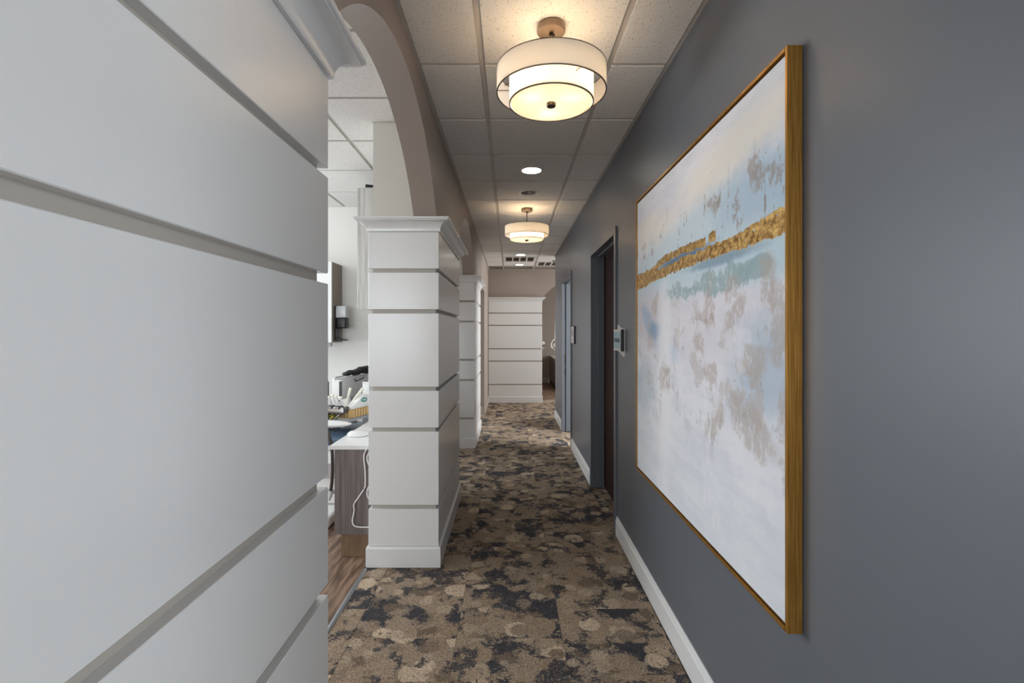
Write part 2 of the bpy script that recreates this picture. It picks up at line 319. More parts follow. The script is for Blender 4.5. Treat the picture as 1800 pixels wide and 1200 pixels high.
# ------------------------------------------------------------------ mesh helpers
WL = {}
def link(name, me, mat, parent=None, loc=None):
    o = bpy.data.objects.new(name, me); COL.objects.link(o)
    if mat is not None and not me.materials: me.materials.append(mat)
    if loc is not None: o.location = loc
    if parent is not None:
        o.parent = parent; o.matrix_parent_inverse = Matrix.Translation(WL.get(parent.name, Vector((0, 0, 0)))).inverted()
    return o
class MB:
    def __init__(s): s.b = bmesh.new()
    def box(s, x0, x1, y0, y1, z0, z1, bev=0., seg=1):
        r = bmesh.ops.create_cube(s.b, size=1.)
        for v in r['verts']: v.co = Vector((x0+(v.co.x+.5)*(x1-x0), y0+(v.co.y+.5)*(y1-y0), z0+(v.co.z+.5)*(z1-z0)))
        if bev: bmesh.ops.bevel(s.b, geom=list({e for v in r['verts'] for e in v.link_edges}), offset=bev, segments=seg, affect='EDGES', profile=.5)
        return s
    def obox(s, c, u, v, w, bev=0., seg=2):                 # oriented box: corner and three edge vectors
        r = bmesh.ops.create_cube(s.b, size=1.); c = Vector(c); u = Vector(u); v = Vector(v); w = Vector(w)
        for q in r['verts']: q.co = c+u*(q.co.x+.5)+v*(q.co.y+.5)+w*(q.co.z+.5)
        if bev: bmesh.ops.bevel(s.b, geom=list({e for q in r['verts'] for e in q.link_edges}), offset=bev, segments=seg, affect='EDGES', profile=.5)
        return s
    def lathe(s, prof, c=(0, 0, 0), n=40, close=False):
        c = Vector(c); rings = []
        for (r, z) in prof:
            if r < 1e-6: rings.append([s.b.verts.new(c+Vector((0, 0, z)))])
            else: rings.append([s.b.verts.new(c+Vector((r*math.cos(2*math.pi*i/n), r*math.sin(2*math.pi*i/n), z))) for i in range(n)])
        pairs = list(zip(rings, rings[1:]))
        if close: pairs.append((rings[-1], rings[0]))
        for A, B in pairs:
            for i in range(n):
                j = (i+1) % n
                q = [A[i % len(A)], A[j % len(A)], B[j % len(B)], B[i % len(B)]]
                q2 = []
                for x in q:
                    if x not in q2: q2.append(x)
                if len(q2) > 2: s.b.faces.new(q2)
        return s
    def tube(s, pts, r, n=8, cap=True):
        pts = [Vector(p) for p in pts]; rs = r if isinstance(r, (list, tuple)) else [r]*len(pts); rings = []
        for i, p in enumerate(pts):
            d = (pts[min(i+1, len(pts)-1)]-pts[max(i-1, 0)]).normalized()
            a = Vector((0, 0, 1)) if abs(d.z) < .9 else Vector((1, 0, 0))
            e1 = d.cross(a).normalized(); e2 = d.cross(e1)
            rings.append([s.b.verts.new(p+rs[i]*(e1*math.cos(2*math.pi*k/n)+e2*math.sin(2*math.pi*k/n))) for k in range(n)])
        for A, B in zip(rings, rings[1:]):
            for k in range(n): s.b.faces.new((A[k], A[(k+1) % n], B[(k+1) % n], B[k]))
        if cap: s.b.faces.new(rings[0][::-1]); s.b.faces.new(rings[-1])
        return s
    def prism(s, outline, w):                               # planar outline of 3-D points pushed along the vector w
        w = Vector(w); A = [s.b.verts.new(Vector(p)) for p in outline]; B = [s.b.verts.new(Vector(p)+w) for p in outline]
        s.b.faces.new(A[::-1]); s.b.faces.new(B); k = len(A)
        for i in range(k): s.b.faces.new((A[i], A[(i+1) % k], B[(i+1) % k], B[i]))
        return s
    def loft_rect(s, rect, prof):                           # mitred moulding round a rectangle; prof = [(offset, z)]
        x0, x1, y0, y1 = rect; rings = []
        for o, z in prof:
            rings.append([s.b.verts.new(q) for q in ((x0-o, y0-o, z), (x1+o, y0-o, z), (x1+o, y1+o, z), (x0-o, y1+o, z))])
        for A, B in zip(rings, rings[1:]):
            for i in range(4): s.b.faces.new((A[i], A[(i+1) % 4], B[(i+1) % 4], B[i]))
        s.b.faces.new(rings[0][::-1]); s.b.faces.new(rings[-1]); return s
    def ball(s, c, r, sc=(1, 1, 1), u=20, v=12):
        q = bmesh.ops.create_uvsphere(s.b, u_segments=u, v_segments=v, radius=r)
        for x in q['verts']: x.co = Vector(c)+Vector((x.co.x*sc[0], x.co.y*sc[1], x.co.z*sc[2]))
        return s
    def mesh(s, name, mat, smooth=False):
        bmesh.ops.recalc_face_normals(s.b, faces=s.b.faces)
        me = bpy.data.meshes.new(name); s.b.to_mesh(me); s.b.free(); me.materials.append(mat)
        if smooth:
            me.shade_smooth() if hasattr(me, 'shade_smooth') else None
            try: me.set_sharp_from_angle(angle=math.radians(32))
            except Exception: pass
        return me
    def build(s, name, mat, parent=None, smooth=False, loc=None):
        return link(name, s.mesh(name, mat, smooth), None, parent, loc)
def tag(o, label=None, cat=None, group=None, kind=None):
    if label: o['label'] = label
    if cat: o['category'] = cat
    if group: o['group'] = group
    if kind: o['kind'] = kind
    return o
def thing(name, loc, label, cat, group=None, kind=None):
    o = bpy.data.objects.new(name, None); COL.objects.link(o); o.location = loc; o.empty_display_size = .1
    WL[o.name] = Vector(loc); return tag(o, label, cat, group, kind)
def struct(o): return tag(o, kind='structure')
def empty_struct(name, loc=(0, 0, 0)):
    o = bpy.data.objects.new(name, None); COL.objects.link(o); o.location = loc; WL[o.name] = Vector(loc); return struct(o)
def dup(root, loc, label=None):
    r = root.copy(); COL.objects.link(r); d = Vector(loc)-root.location; r.location = loc
    if label: r['label'] = label
    for ch in list(root.children):
        c = ch.copy(); COL.objects.link(c); c.parent = r
        for g in list(ch.children):
            e = g.copy(); COL.objects.link(e); e.parent = c
    return r
def at(px, py, d): return Vector(((px-VX)/FPX*d, d, ZC+(VY-py)/FPX*d))

# ------------------------------------------------------------------ setting: floors
XR = .772; XH0, XH1 = -.592, -.452                # right wall face; arched header wall (bay side, hall side)
JY = [2.375+.61*k for k in range(-4, 13)]         # ceiling joints along the hall
fl = struct(MB().box(-.88, 5.0, -5.0, 10.60, -.06, -.006).build('floor', M['carpet']))
def carpet(x0, x1, y0, y1):
    g = .0006
    key = (round(x1-x0, 3), round(y1-y0, 3))
    if key not in CT: CT[key] = MB().box(-key[0]/2+g, key[0]/2-g, -key[1]/2+g, key[1]/2-g, -.006, 0, .0008).mesh('carpet_tile', M['carpet'])
    link('carpet_tile', CT[key], None, fl, ((x0+x1)/2, (y0+y1)/2, 0))
CT = {}
xs = [(-.88, -.76, .0), (-.76, -.255, .25), (-.255, .25, .25), (.25, .755, .0), (.755, 1.26, .25), (1.26, 1.765, 0)]
for x0, x1, o in xs:
    y = 1.105+o
    while y < 10.55:
        y1 = min(y+.5, 10.60)
        if not (x0 > .7 and y1 < 8.6) and y1-y > .05: carpet(x0, x1, y, y1)
        y += .5
fb = struct(MB().box(-4.2, -.906, -5.0, 10.3, -.06, -.004).build('floor', M['plank']))
pm = {}
def plank(par, x0, x1, y0, y1):
    key = (round(x1-x0, 3), round(y1-y0, 3))
    if key not in pm: pm[key] = MB().box(-key[0]/2+.0005, key[0]/2-.0005, -key[1]/2+.0005, key[1]/2-.0005, -.004, 0, .0008).mesh('floor_plank', M['plank'])
    link('floor_plank', pm[key], None, par, ((x0+x1)/2, (y0+y1)/2, 0))
for i in range(8):
    x1 = -.906-.152*i; y = 1.2-rnd.uniform(0, .9)
    while y < 5.08:
        y1 = min(y+1.22, 5.09)
        if y1-y > .1: plank(fb, x1-.152, x1, y, y1)
        y += 1.22
ff = struct(MB().box(-.88, 5.0, 10.60, 14.3, -.06, -.004).build('floor', M['plank']))
for i in range(18):                              # boards of the far room lie across the view
    y0 = 10.602+.19*i
    plank(ff, -.4+.3*(i % 3), .8+.3*(i % 3), y0, y0+.19); plank(ff, .8+.3*(i % 3), 2.0+.3*(i % 3), y0, y0+.19)
MB().prism([(-.906, 1.21, 0), (-.880, 1.21, 0), (-.884, 1.21, .005), (-.893, 1.21, .007), (-.902, 1.21, .005)], (0, 1.83, 0)).build('trim_1', M['stripmetal'])
struct(bpy.data.objects['trim_1'])
# ------------------------------------------------------------------ setting: ceiling
ce = struct(MB().box(-4.4, 5.1, -5.1, 14.4, 2.95, 3.05).build('ceiling', M['grid']))
tm = {}
def ctile(x0, x1, y0, y1, hole=None):
    g = .0135; key = (round(x1-x0, 3), round(y1-y0, 3), hole)
    if key not in tm:
        hx, hy = key[0]/2-g, key[1]/2-g
        b = MB()
        if not hole: b.box(-hx, hx, -hy, hy, CEIL, CEIL+.011, .0015)
        else:                                     # a tile cut out for a recessed fitting
            cx, cy, R = hole; n = 32; ring = []; sq = []
            for i in range(n):
                a = 2*math.pi*(i+.5)/n; dx, dy = math.cos(a), math.sin(a)
                k = min((hx-cx*math.copysign(1, dx)*1)/abs(dx) if abs(dx) > 1e-6 else 9, (hy-cy*math.copysign(1, dy))/abs(dy) if abs(dy) > 1e-6 else 9)
                ring.append((cx+R*dx, cy+R*dy)); sq.append((cx+k*dx, cy+k*dy))
            corners = {}
            va = [b.b.verts.new((x, y, CEIL)) for x, y in ring]; vb = [b.b.verts.new((x, y, CEIL)) for x, y in sq]
            vc = [b.b.verts.new((x, y, CEIL+.011)) for x, y in sq]; vd = [b.b.verts.new((x, y, CEIL+.011)) for x, y in ring]
            for i in range(n):
                j = (i+1) % n
                b.b.faces.new((va[i], va[j], vb[j], vb[i])); b.b.faces.new((vb[i], vb[j], vc[j], vc[i]))
                b.b.faces.new((va[j], va[i], vd[i], vd[j]))
            # square the four corners
            for sx in (-1, 1):
                for sy in (-1, 1):
                    best = [i for i in range(n) if (abs(sq[i][0]-sx*hx) < 1e-4 or abs(sq[i][1]-sy*hy) < 1e-4) and abs(sq[(i+1) % n][0]-sq[i][0]) > 1e-4 and abs(sq[(i+1) % n][1]-sq[i][1]) > 1e-4
                            and (sq[i][0]*sx > 0 and sq[i][1]*sy > 0 and sq[(i+1) % n][0]*sx > 0 and sq[(i+1) % n][1]*sy > 0)]
                    for i in best:
                        j = (i+1) % n; c0 = b.b.verts.new((sx*hx, sy*hy, CEIL)); b.b.faces.new((vb[i], vb[j], c0))
        tm[key] = b.mesh('ceiling_tile', M['tile'])
    link('ceiling_tile', tm[key], None, ce, ((x0+x1)/2, (y0+y1)/2, 0))
def tee(name, x0, x1, y0, y1):
    key = (name, round(x1-x0, 3), round(y1-y0, 3))
    if key not in tm:
        hx, hy = key[1]/2, key[2]/2; b = MB().box(-hx, hx, -hy, hy, CEIL+.0065, CEIL+.0085)
        if hx < hy: b.box(-.002, .002, -hy, hy, CEIL+.0085, CEIL+.04)
        else: b.box(-hx, hx, -.002, .002, CEIL+.0085, CEIL+.04)
        tm[key] = b.mesh(name, M['grid'])
    link(name, tm[key], None, ce, ((x0+x1)/2, (y0+y1)/2, 0))
XT0, XT1 = -.1336, .4796; T = .012
DOWN = [(.172, 3.92), (.178, 4.55), (.178, 8.24), (.182, 9.45)]
holes = {1: 0}
END_Y = 10.22
for k in range(len(JY)-1):
    y0, y1 = JY[k], min(JY[k+1], END_Y)
    if y0 >= END_Y-.05: break
    ctile(XH1+.008, XT0, y0, y1)
    hole = None
    for dx, dy in DOWN:
        if y0 < dy < y1: hole = (round(dx-(XT0+XT1)/2, 3), round(dy-(y0+y1)/2, 3), .082)
    if not 8.4 < y0 < 8.55: ctile(XT0, XT1, y0, y1, hole)
    ctile(XT1, XR-.008, y0, y1) if y1 < 8.5 else ctile(XT1, 1.0926, y0, y1) if not 9.0 < y0 < 9.2 else None
    if y0 > 8.3: ctile(1.0926, 1.7056, y0, y1)
    if k:
        tee('cross_tee', XH1+.012, XT0-T, y0-T, y0+T); tee('cross_tee', XT0+T, XT1-T, y0-T, y0+T)
        tee('cross_tee', XT1+T, (XR-.012 if y0 < 8.42 else 1.0926-T), y0-T, y0+T)
for x in (XT0, XT1): tee('main_tee', x-T, x+T, JY[0], END_Y)
tee('main_tee', 1.0926-T, 1.0926+T, 8.42, END_Y)
def angle(x0, x1, y0, y1): MB().box(x0, x1, y0, y1, CEIL+.004, CEIL+.0075).build('wall_angle', M['grid'], ce)
angle(XH1, XH1+.024, -.2, END_Y); angle(XR-.024, XR, .1, 8.4); angle(XH1+.024, 3., END_Y-.024, END_Y)
BJ = [2.714+.61*k for k in range(-4, 5)]
bx = [(-1.083, -.592), (-1.697, -1.083), (-2.31, -1.697), (-2.92, -2.31), (-3.53, -2.92), (-4.19, -3.53)]
for k in range(len(BJ)-1):
    y0, y1 = BJ[k], min(BJ[k+1], 5.10)
    if y0 > 5.05: break
    for x0, x1 in bx:
        if x0 < -1.6 or y1 < 3.03 or y0 > 4.4: ctile(x0, x1, y0, y1)
        elif y0 < 3.03:
            g = .0135
            MB().prism([(x0+g, y0+g, CEIL), (x1-g, y0+g, CEIL), (x1-g, 3.02, CEIL), (-.85, 3.02, CEIL), (-.85, y1-g, CEIL), (x0+g, y1-g, CEIL)], (0, 0, .011)).build('ceiling_tile', M['tile'], ce)
        else: ctile(x0, -.842, y0, y1)
        tee('cross_tee', x0+T, (x1-T if not (3.03 < y0 < 4.4 and x1 > -.9) else -.842), y0-T, y0+T)
for x in (-1.083, -1.697, -2.31, -2.92, -3.53): tee('main_tee', x-T, x+T, BJ[0], 5.1)
MB().box(-4.1, -1.3, 5.076, 5.1, CEIL+.004, CEIL+.0075).build('wall_angle', M['trim'], ce)
MB().box(-.866, -.842, 3.006, 4.37, CEIL+.004, CEIL+.0075).box(-.842, -.592, 3.006, 3.03, CEIL+.004, CEIL+.0075).build('wall_angle', M['trim'], ce)
MB().box(-4.2, -.6, 5.22, 10.3, CEIL, CEIL+.012).build('ceiling_tile', M['tile'], ce)

# ------------------------------------------------------------------ setting: walls
D1 = (3.600, 4.636); D2 = (6.200, 7.235); DH = 2.178; WT = .125
b = MB()
for y0, y1 in ((.10, D1[0]), (D1[1], D2[0]), (D2[1], 8.40)): b.box(XR, XR+WT, y0, y1, 0, 2.9)
for y0, y1 in (D1, D2): b.box(XR, XR+WT, y0, y1, DH, 2.9)
b.box(XR+WT, 5.0, 8.27, 8.40, 0, 2.9); b.box(XR+WT, 5.0, .10, .22, 0, 2.9)
struct(b.build('wall_right', M['slate']))
def header(path, x0, x1, ztop, flip=False):         # wall strip with an arched or stepped underside; path = [(y, z)]
    b = MB(); P = (lambda x, y, z: (y, x, z)) if flip else (lambda x, y, z: (x, y, z))
    lo0 = [b.b.verts.new(P(x0, y, z)) for y, z in path]; lo1 = [b.b.verts.new(P(x1, y, z)) for y, z in path]
    up0 = [b.b.verts.new(P(x0, y, ztop)) for y, z in path]; up1 = [b.b.verts.new(P(x1, y, ztop)) for y, z in path]
    for i in range(len(path)-1):
        b.b.faces.new((lo0[i], lo0[i+1], lo1[i+1], lo1[i]))
        if path[i+1][0]-path[i][0] > 1e-5:
            b.b.faces.new((lo0[i], lo0[i+1], up0[i+1], up0[i])); b.b.faces.new((lo1[i], lo1[i+1], up1[i+1], up1[i]))
            b.b.faces.new((up0[i], up0[i+1], up1[i+1], up1[i]))
    for i in (0, -1): b.b.faces.new((lo0[i], lo1[i], up1[i], up0[i]))
    return b
CZ = ZC+.702                                         # top of the crown mouldings
def arc(c, z0=CZ, R=1.155, kz=ZC+.010, n=40):
    h = math.sqrt(R*R-(z0-kz)**2); a0 = math.atan2(z0-kz, -h); a1 = math.atan2(z0-kz, h)
    return [(c+R*math.cos(a0+(a1-a0)*i/n), kz+R*math.sin(a0+(a1-a0)*i/n)) for i in range(n+1)]
PER = 3.125
path = [(-4.9, CZ)]
for c in (2.10-PER, 2.10, 2.10+PER): path += arc(c)
path += [(7.46, CZ), (8.66, CZ), (8.66, 0.0), (END_Y, 0.0)]
struct(header(path, XH0, XH1, 2.9).build('wall_left', M['taupe'], smooth=True))
for y0, y1 in ((3.03, 4.37), (3.03-PER, 4.37-PER), (3.03+PER, 4.37+PER)):
    struct(MB().box(-.842, -.593, y0, y1, CZ+.001, 2.9).build('wall_left', M['greige']))
# end wall with the start of the next arch
ac = .69+.915
pe = [(-.60, CZ)] + arc(ac) + [(5.0, CZ)]
struct(header(pe, END_Y, END_Y+.14, 2.9, True).build('wall_back', M['taupe'], smooth=True))
struct(MB().box(-.6, 5.0, 14.1, 14.25, 0, 2.9).build('wall_back', M['taupe']))
struct(MB().box(-.9, -.6, 10.75, 14.1, 0, 2.9).build('wall_left', M['taupe']))
struct(MB().box(-4.2, -1.30, 5.10, 5.22, 0, 2.9).build('wall_back', M['baywall']))
b = MB().box(-4.35, -4.2, -5.0, 10.3, 0, 2.95).box(5.0, 5.15, -5, 14.2, 0, 2.95).box(-4.2, 5.0, -5.12, -5.0, 0, 2.95).box(-4.2, -.592, 10.22, 10.34, 0, 2.95).box(3.5, 3.6, .22, 8.27, 0, 2.95)
struct(b.build('wall_front', M['baywall']))
# baseboards
def baseboard(name, x, y0, y1, h=.138, t=.013, mat='trim'):
    pr = [(x, y0, 0), (x-t, y0, 0), (x-t, y0, h-.030), (x-t*.8, y0, h-.026), (x-t*.55, y0, h-.010), (x-t*.3, y0, h), (x, y0, h)]
    return struct(MB().prism(pr, (0, y1-y0, 0)).build(name, M[mat]))
baseboard('baseboard_right', XR, .10, D1[0]-.056); baseboard('baseboard_right', XR, D1[1]+.056, D2[0]-.056); baseboard('baseboard_right', XR, D2[1]+.056, 8.4)
struct(MB().box(XH1, XH1+.013, 8.66, END_Y-.02, 0, .135, .002).box(XH0-.013, XH1+.013, 8.646, 8.659, 0, .135, .002).build('baseboard_left', M['taupetrim']))
struct(MB().box(-4.19, -1.3, 5.087, 5.0995, .001, .138, .002).build('baseboard_back', M['trim']))
struct(MB().box(-.6, 5., 14.087, 14.0995, 0, .15, .002).build('baseboard_back', M['taupetrim']))
# doors on the right wall
def door(name, y0, y1, leaf_open):
    d = empty_struct(name, (XR, y0, 0)); fw = .05; pr = .014; dep = .112
    b = MB()
    for ya, yb in ((y0-fw, y0+.004), (y1-.004, y1+fw)): b.box(XR-pr, XR-.0005, ya, yb, 0.001, DH+fw, .002)
    b.box(XR-pr, XR-.0005, y0+.004, y1-.004, DH-.004, DH+fw, .002)
    for ya, yb in ((y0+.0005, y0+.004), (y1-.004, y1-.0005)): b.box(XR-.0005, XR+dep, ya, yb, .001, DH)
    b.box(XR-.0005, XR+dep, y0+.004, y1-.004, DH-.004, DH-.0005)
    b.build('door_frame', M['slateframe'], d)
    b = MB()
    for ya, yb in ((y0+.004, y0+.018), (y1-.018, y1-.004)): b.box(XR+.05, XR+.112, ya, yb, .001, DH-.004, .001)
    b.box(XR+.05, XR+.112, y0+.018, y1-.018, DH-.018, DH-.004, .001)
    b.build('door_stop', M['slateframe'], d)
    if not leaf_open:
        lf = MB().box(XR+.1135, XR+.158, y0-.01, y1+.01, .008, DH-.001, .002).build('door_leaf', M['doorwood'], d)
    else:
        lf = MB().box(XR+.16, XR+.204, y0-1.05, y0-.04, .008, DH-.02, .002).build('door_leaf', M['doorwood'], d)
        MB().box(XR+.022, XR+.045, y1-.0205+.0155, y1-.003, .98, 1.13, .001).box(XR+.022, XR+.045, y1-.005, y1-.003, .83, .92, .001).build('strike_plate', M['darkgrey'], d)
    return d
door('door_1', *D1, False); door('door_2', *D2, True)

# ------------------------------------------------------------------ shiplap pillars
BANDS = [(.3925, .6205), (.1385, .3672), (-.3440, .1130), (-.5980, -.3694), (-1.0805, -.6235), (-1.3355, -1.1061)]
def pillar(x0, x1, y0, y1, label, bands=BANDS):
    t = thing('shiplap_pillar', ((x0+x1)/2, (y0+y1)/2, 0), label, 'pillar', 'white shiplap pillars along the hallway')
    k = .020; base = ZC+bands[-1][0]
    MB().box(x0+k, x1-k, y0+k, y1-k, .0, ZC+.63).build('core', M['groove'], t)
    for lo, hi in bands: MB().box(x0, x1, y0, y1, ZC+lo, ZC+hi, .0016).build('plank', M['white'], t)
    prof = [(-.016, ZC+.6215), (.010, ZC+.6215), (.010, ZC+.6245)]
    for i in range(11):                              # cove: leaves the neck upright and flares outwards
        a = math.pi/2*i/10
        prof.append((.011+.049*(1-math.cos(a)), ZC+.6255+.056*math.sin(a)))
    prof += [(.064, ZC+.6815), (.064, ZC+.686), (.070, ZC+.688), (.072, ZC+.691), (.072, CZ-.0015), (.0705, CZ)]
    MB().loft_rect((x0, x1, y0, y1), prof).build('crown_moulding', M['white'], t, smooth=True)
    MB().loft_rect((x0, x1, y0, y1), [(.0135, .001), (.0135, base-.014), (.012, base-.010), (.0115, base-.006), (.003, base-.001), (-.02, base-.001)]).build('base_moulding', M['white'], t)
    return t
NEAR = [(.3985, .6205), (.1420, .3760), (-.3520, .1165), (-.6150, -.3800), (-1.1050, -.6430), (-1.3355, -1.131)]
pillar(-.882, -.445, -.06, 1.206, 'large white shiplap pillar filling the near left of the hall, before the first arch', NEAR)
pillar(-.882, -.445, 3.069, 4.33, 'white shiplap pillar with crown beside the treatment counter and white cable')
pillar(-.882, -.445, 6.195, 7.45, 'narrow-looking white shiplap pillar under the second arch, behind the counter pillar')
pillar(-.440, .662, 10.15, 10.62, 'wide white shiplap pillar closing the far end of the hallway')

# ------------------------------------------------------------------ pendant lights
def pendant(x, y, label):
    t = thing('pendant_light', (x, y, CEIL), label, 'pendant light', 'drum pendants along the hallway')
    c = (x, y, ZC)
    MB().lathe([(0, 1.2835), (.058, 1.2835), (.0595, 1.281), (.0595, 1.257), (.057, 1.254), (0, 1.254)], c).build('canopy', M['bronze'], t, True)
    MB().lathe([(0, 1.2545), (.009, 1.2545), (.009, 1.238), (.005, 1.234), (.005, 1.0855), (0, 1.0855)], c, 16).lathe([(0, 1.244), (.004, 1.244), (.004, 1.236), (0, 1.236)], (x+.012, y-.006, ZC), 8).build('stem', M['darkbronze'], t, True)
    R, r = .229, .176; zt, zb = 1.098, 1.002
    o = MB().lathe([(R, zb), (R, zt), (R-.0025, zt), (R-.0025, zb)], c, 72, True).build('outer_shade', M['shade'], t, True)
    MB().lathe([(R+.0012, zt-.001), (R+.0012, zt+.002), (R-.004, zt+.002), (R-.004, zt-.001)], c, 72, True).lathe([(R+.0012, zb-.002), (R+.0012, zb+.001), (R-.004, zb+.001), (R-.004, zb-.002)], c, 72, True).build('shade_rim', M['rim'], o, True)
    zi, zj = .957, 1.085
    n = MB().lathe([(r, zi), (r, zj), (r-.0025, zj), (r-.0025, zi)], c, 72, True).build('inner_shade', M['innershade'], t, True)
    MB().lathe([(r+.0012, zi-.002), (r+.0012, zi+.0012), (r-.004, zi+.0012), (r-.004, zi-.002)], c, 72, True).build('shade_rim', M['rim'], n, True)
    d = MB().lathe([(0, zi+.002), (r-.0045, zi+.002), (r-.0045, zi+.005), (0, zi+.005)], c, 72).build('diffuser', M['diffuser'], t, True)
    MB().lathe([(0, zi+.0015), (.019, zi+.0015), (.0195, zi-.001), (.0195, zi-.010), (.018, zi-.013), (0, zi-.013)], c, 28).build('finial', M['darkbronze'], d, True)
    MB().lathe([(0, zj-.004), (r-.003, zj-.004), (r-.003, zj-.001), (0, zj-.001)], c, 48).build('added_top_lid', M['addedlid'], n)  # hidden lid added to soften the bulbs' light on the ceiling
    for k in range(3):
        a = math.radians(30+120*k)
        p0 = (x+.005*math.cos(a), y+.005*math.sin(a), ZC+zt-.006); p1 = (x+(R-.003)*math.cos(a), y+(R-.003)*math.sin(a), ZC+zt-.006)
        MB().tube([p0, p1], .0025, 6).build('spider_arm', M['bronze'], t)
        p0 = (x+(r-.001)*math.cos(a+.5), y+(r-.001)*math.sin(a+.5), ZC+zb+.012); p1 = (x+(R-.001)*math.cos(a+.5), y+(R-.001)*math.sin(a+.5), ZC+zb+.012)
        MB().tube([p0, p1], .0018, 6).build('spider_arm', M['bronze'], t)
    for k in range(3):
        a = math.radians(90+120*k); q = Vector((x+.095*math.cos(a), y+.095*math.sin(a), ZC+1.010))
        l = bpy.data.lights.new('pendant_bulb', 'POINT'); l.energy = PENDANT_W; l.color = WARM; l.shadow_soft_size = .028
        lo = bpy.data.objects.new('pendant_bulb', l); COL.objects.link(lo); lo.location = q
    return t
pendant(.173, 2.07, 'nearer and larger-looking two-tier white drum pendant light')
pendant(.176, 5.15, 'farther two-tier white drum pendant hanging past the round ceiling fittings')

# ------------------------------------------------------------------ ceiling fittings
def downlight(x, y, lit, label):
    t = thing('recessed_downlight', (x, y, CEIL), label, 'downlight', 'recessed downlights in the hall ceiling')
    c = (x, y, CEIL)
    MB().lathe([(.074, -.001), (.077, -.007), (.084, -.008), (.099, -.003), (.100, -.0003), (.074, .0)], c, 40, True).build('trim_ring', M['ventwhite'], t, True)
    if lit:
        MB().lathe([(.0735, -.001), (.072, .012), (.0725, .012), (.074, .0)], c, 40, True).build('reflector', M['ventwhite'], t, True)
        MB().lathe([(0, -.0045), (.05, -.004), (.066, -.0015), (.0728, .002), (.0728, .005), (0, .005)], c, 40).build('lens', M['lens'], t, True)
    else:
        MB().lathe([(.0735, -.001), (.068, .02), (.056, .05), (.036, .07), (0, .075)], c, 40).build('reflector', M['mirrorcone'], t, True)
    return t
downlight(*DOWN[0], True, 'lit round downlight just past the nearer pendant')
downlight(*DOWN[1], False, 'unlit round recessed downlight between the lit downlight and the far pendant')
downlight(*DOWN[2], True, 'lit round downlight beyond the far pendant, nearer side of the ceiling vent')
downlight(*DOWN[3], True, 'lit round downlight at the hall end, beyond the ceiling vent')
def vent(x0, x1, y0, y1, label, n=4):
    t = thing('ceiling_vent', ((x0+x1)/2, (y0+y1)/2, CEIL), label, 'vent', 'square ceiling vents at the hall end'); z = CEIL
    e = .045
    MB().box(x0, x1, y0, y0+e, z-.004, z+.008, .001).box(x0, x1, y1-e, y1, z-.004, z+.008, .001).box(x0, x0+e, y0+e, y1-e, z-.004, z+.008, .001).box(x1-e, x1, y0+e, y1-e, z-.004, z+.008, .001).build('frame', M['ventwhite'], t)
    MB().box(x0+e, x1-e, y0+e, y1-e, z+.05, z+.055).build('throat', M['ventdark'], t)
    for k in range(1, n):
        x = x0+e+(x1-x0-2*e)*k/n; MB().box(x-.012, x+.012, y0+e, y1-e, z-.003, z+.03, .001).build('divider', M['ventwhite'], t)
    for k in range(7):
        y = y0+e+(y1-y0-2*e)*(k+.5)/7
        MB().obox((x0+e, y-.012, z+.004), (x1-x0-2*e, 0, 0), (0, .03, .024), (0, .0016, -.002)).build('louvre', M['ventlouvre'], t)
    return t
vent(XT0+.014, XT1-.014, 8.475+.014, 9.085-.014, 'square louvred ceiling vent between the two far lit downlights')
vent(XT1+.014, 1.0926-.014, 9.085+.014, 9.695-.014, 'square louvred ceiling vent partly hidden by the right wall corner')
t = thing('fire_sprinkler', (.80, 8.93, CEIL), 'small fire sprinkler head hanging from the ceiling near the right wall corner', 'sprinkler')
MB().lathe([(0, -.001), (.036, -.001), (.034, -.008), (.012, -.012), (0, -.012)], (.80, 8.93, CEIL), 24).build('escutcheon', M['darkgrey'], t, True)
MB().lathe([(0, -.0125), (.009, -.0125), (.007, -.055), (0, -.055)], (.80, 8.93, CEIL), 12).build('stem', M['darkgrey'], t, True)
MB().lathe([(0, -.0555), (.02, -.0555), (.02, -.058), (0, -.058)], (.80, 8.93, CEIL), 16).build('deflector', M['darkgrey'], t, True)
for i, (x, y) in enumerate(((-2.9, .3), (-2.9, 3.2), (-2.6, 7.6))):  # glowing panels added out of view to brighten the bays
    t = thing('added_fill_panel', (x, y, CEIL), 'flat glowing panel added out of view to brighten the treatment bay', 'ceiling light', 'added fill panels over the treatment bays')
    MB().box(x-.30, x+.30, y-.60, y+.60, CEIL-.012, CEIL-.002).build('frame', M['ventwhite'], t)
    MB().box(x-.28, x+.28, y-.58, y+.58, CEIL-.0145, CEIL-.0125).build('lens', M['fillpanel'], t)

# ------------------------------------------------------------------ painting
xf = XR-.044; fwid = .011
t = thing('framed_painting', (XR, (PY0+PY1)/2, (PZ0+PZ1)/2), 'large square abstract painting in white and blue with a gold leaf streak, gold frame', 'painting')
for nm, bx_ in (('a', (PY0, PY0+fwid, PZ0, PZ1)), ('b', (PY1-fwid, PY1, PZ0, PZ1)), ('c', (PY0+fwid, PY1-fwid, PZ0, PZ0+fwid)), ('d', (PY0+fwid, PY1-fwid, PZ1-fwid, PZ1))):
    MB().box(xf, XR-.003, *bx_, .0012).build('frame_rail', M['frame'], t)
MB().box(XR-.012, XR-.004, PY0+fwid, PY1-fwid, PZ0+fwid, PZ1-fwid).build('backing', M['black'], t)
gp = fwid+.007
MB().box(xf+.005, XR-.0125, PY0+gp, PY1-gp, PZ0+gp, PZ1-gp, .002, 2).build('canvas', M['canvas'], t)

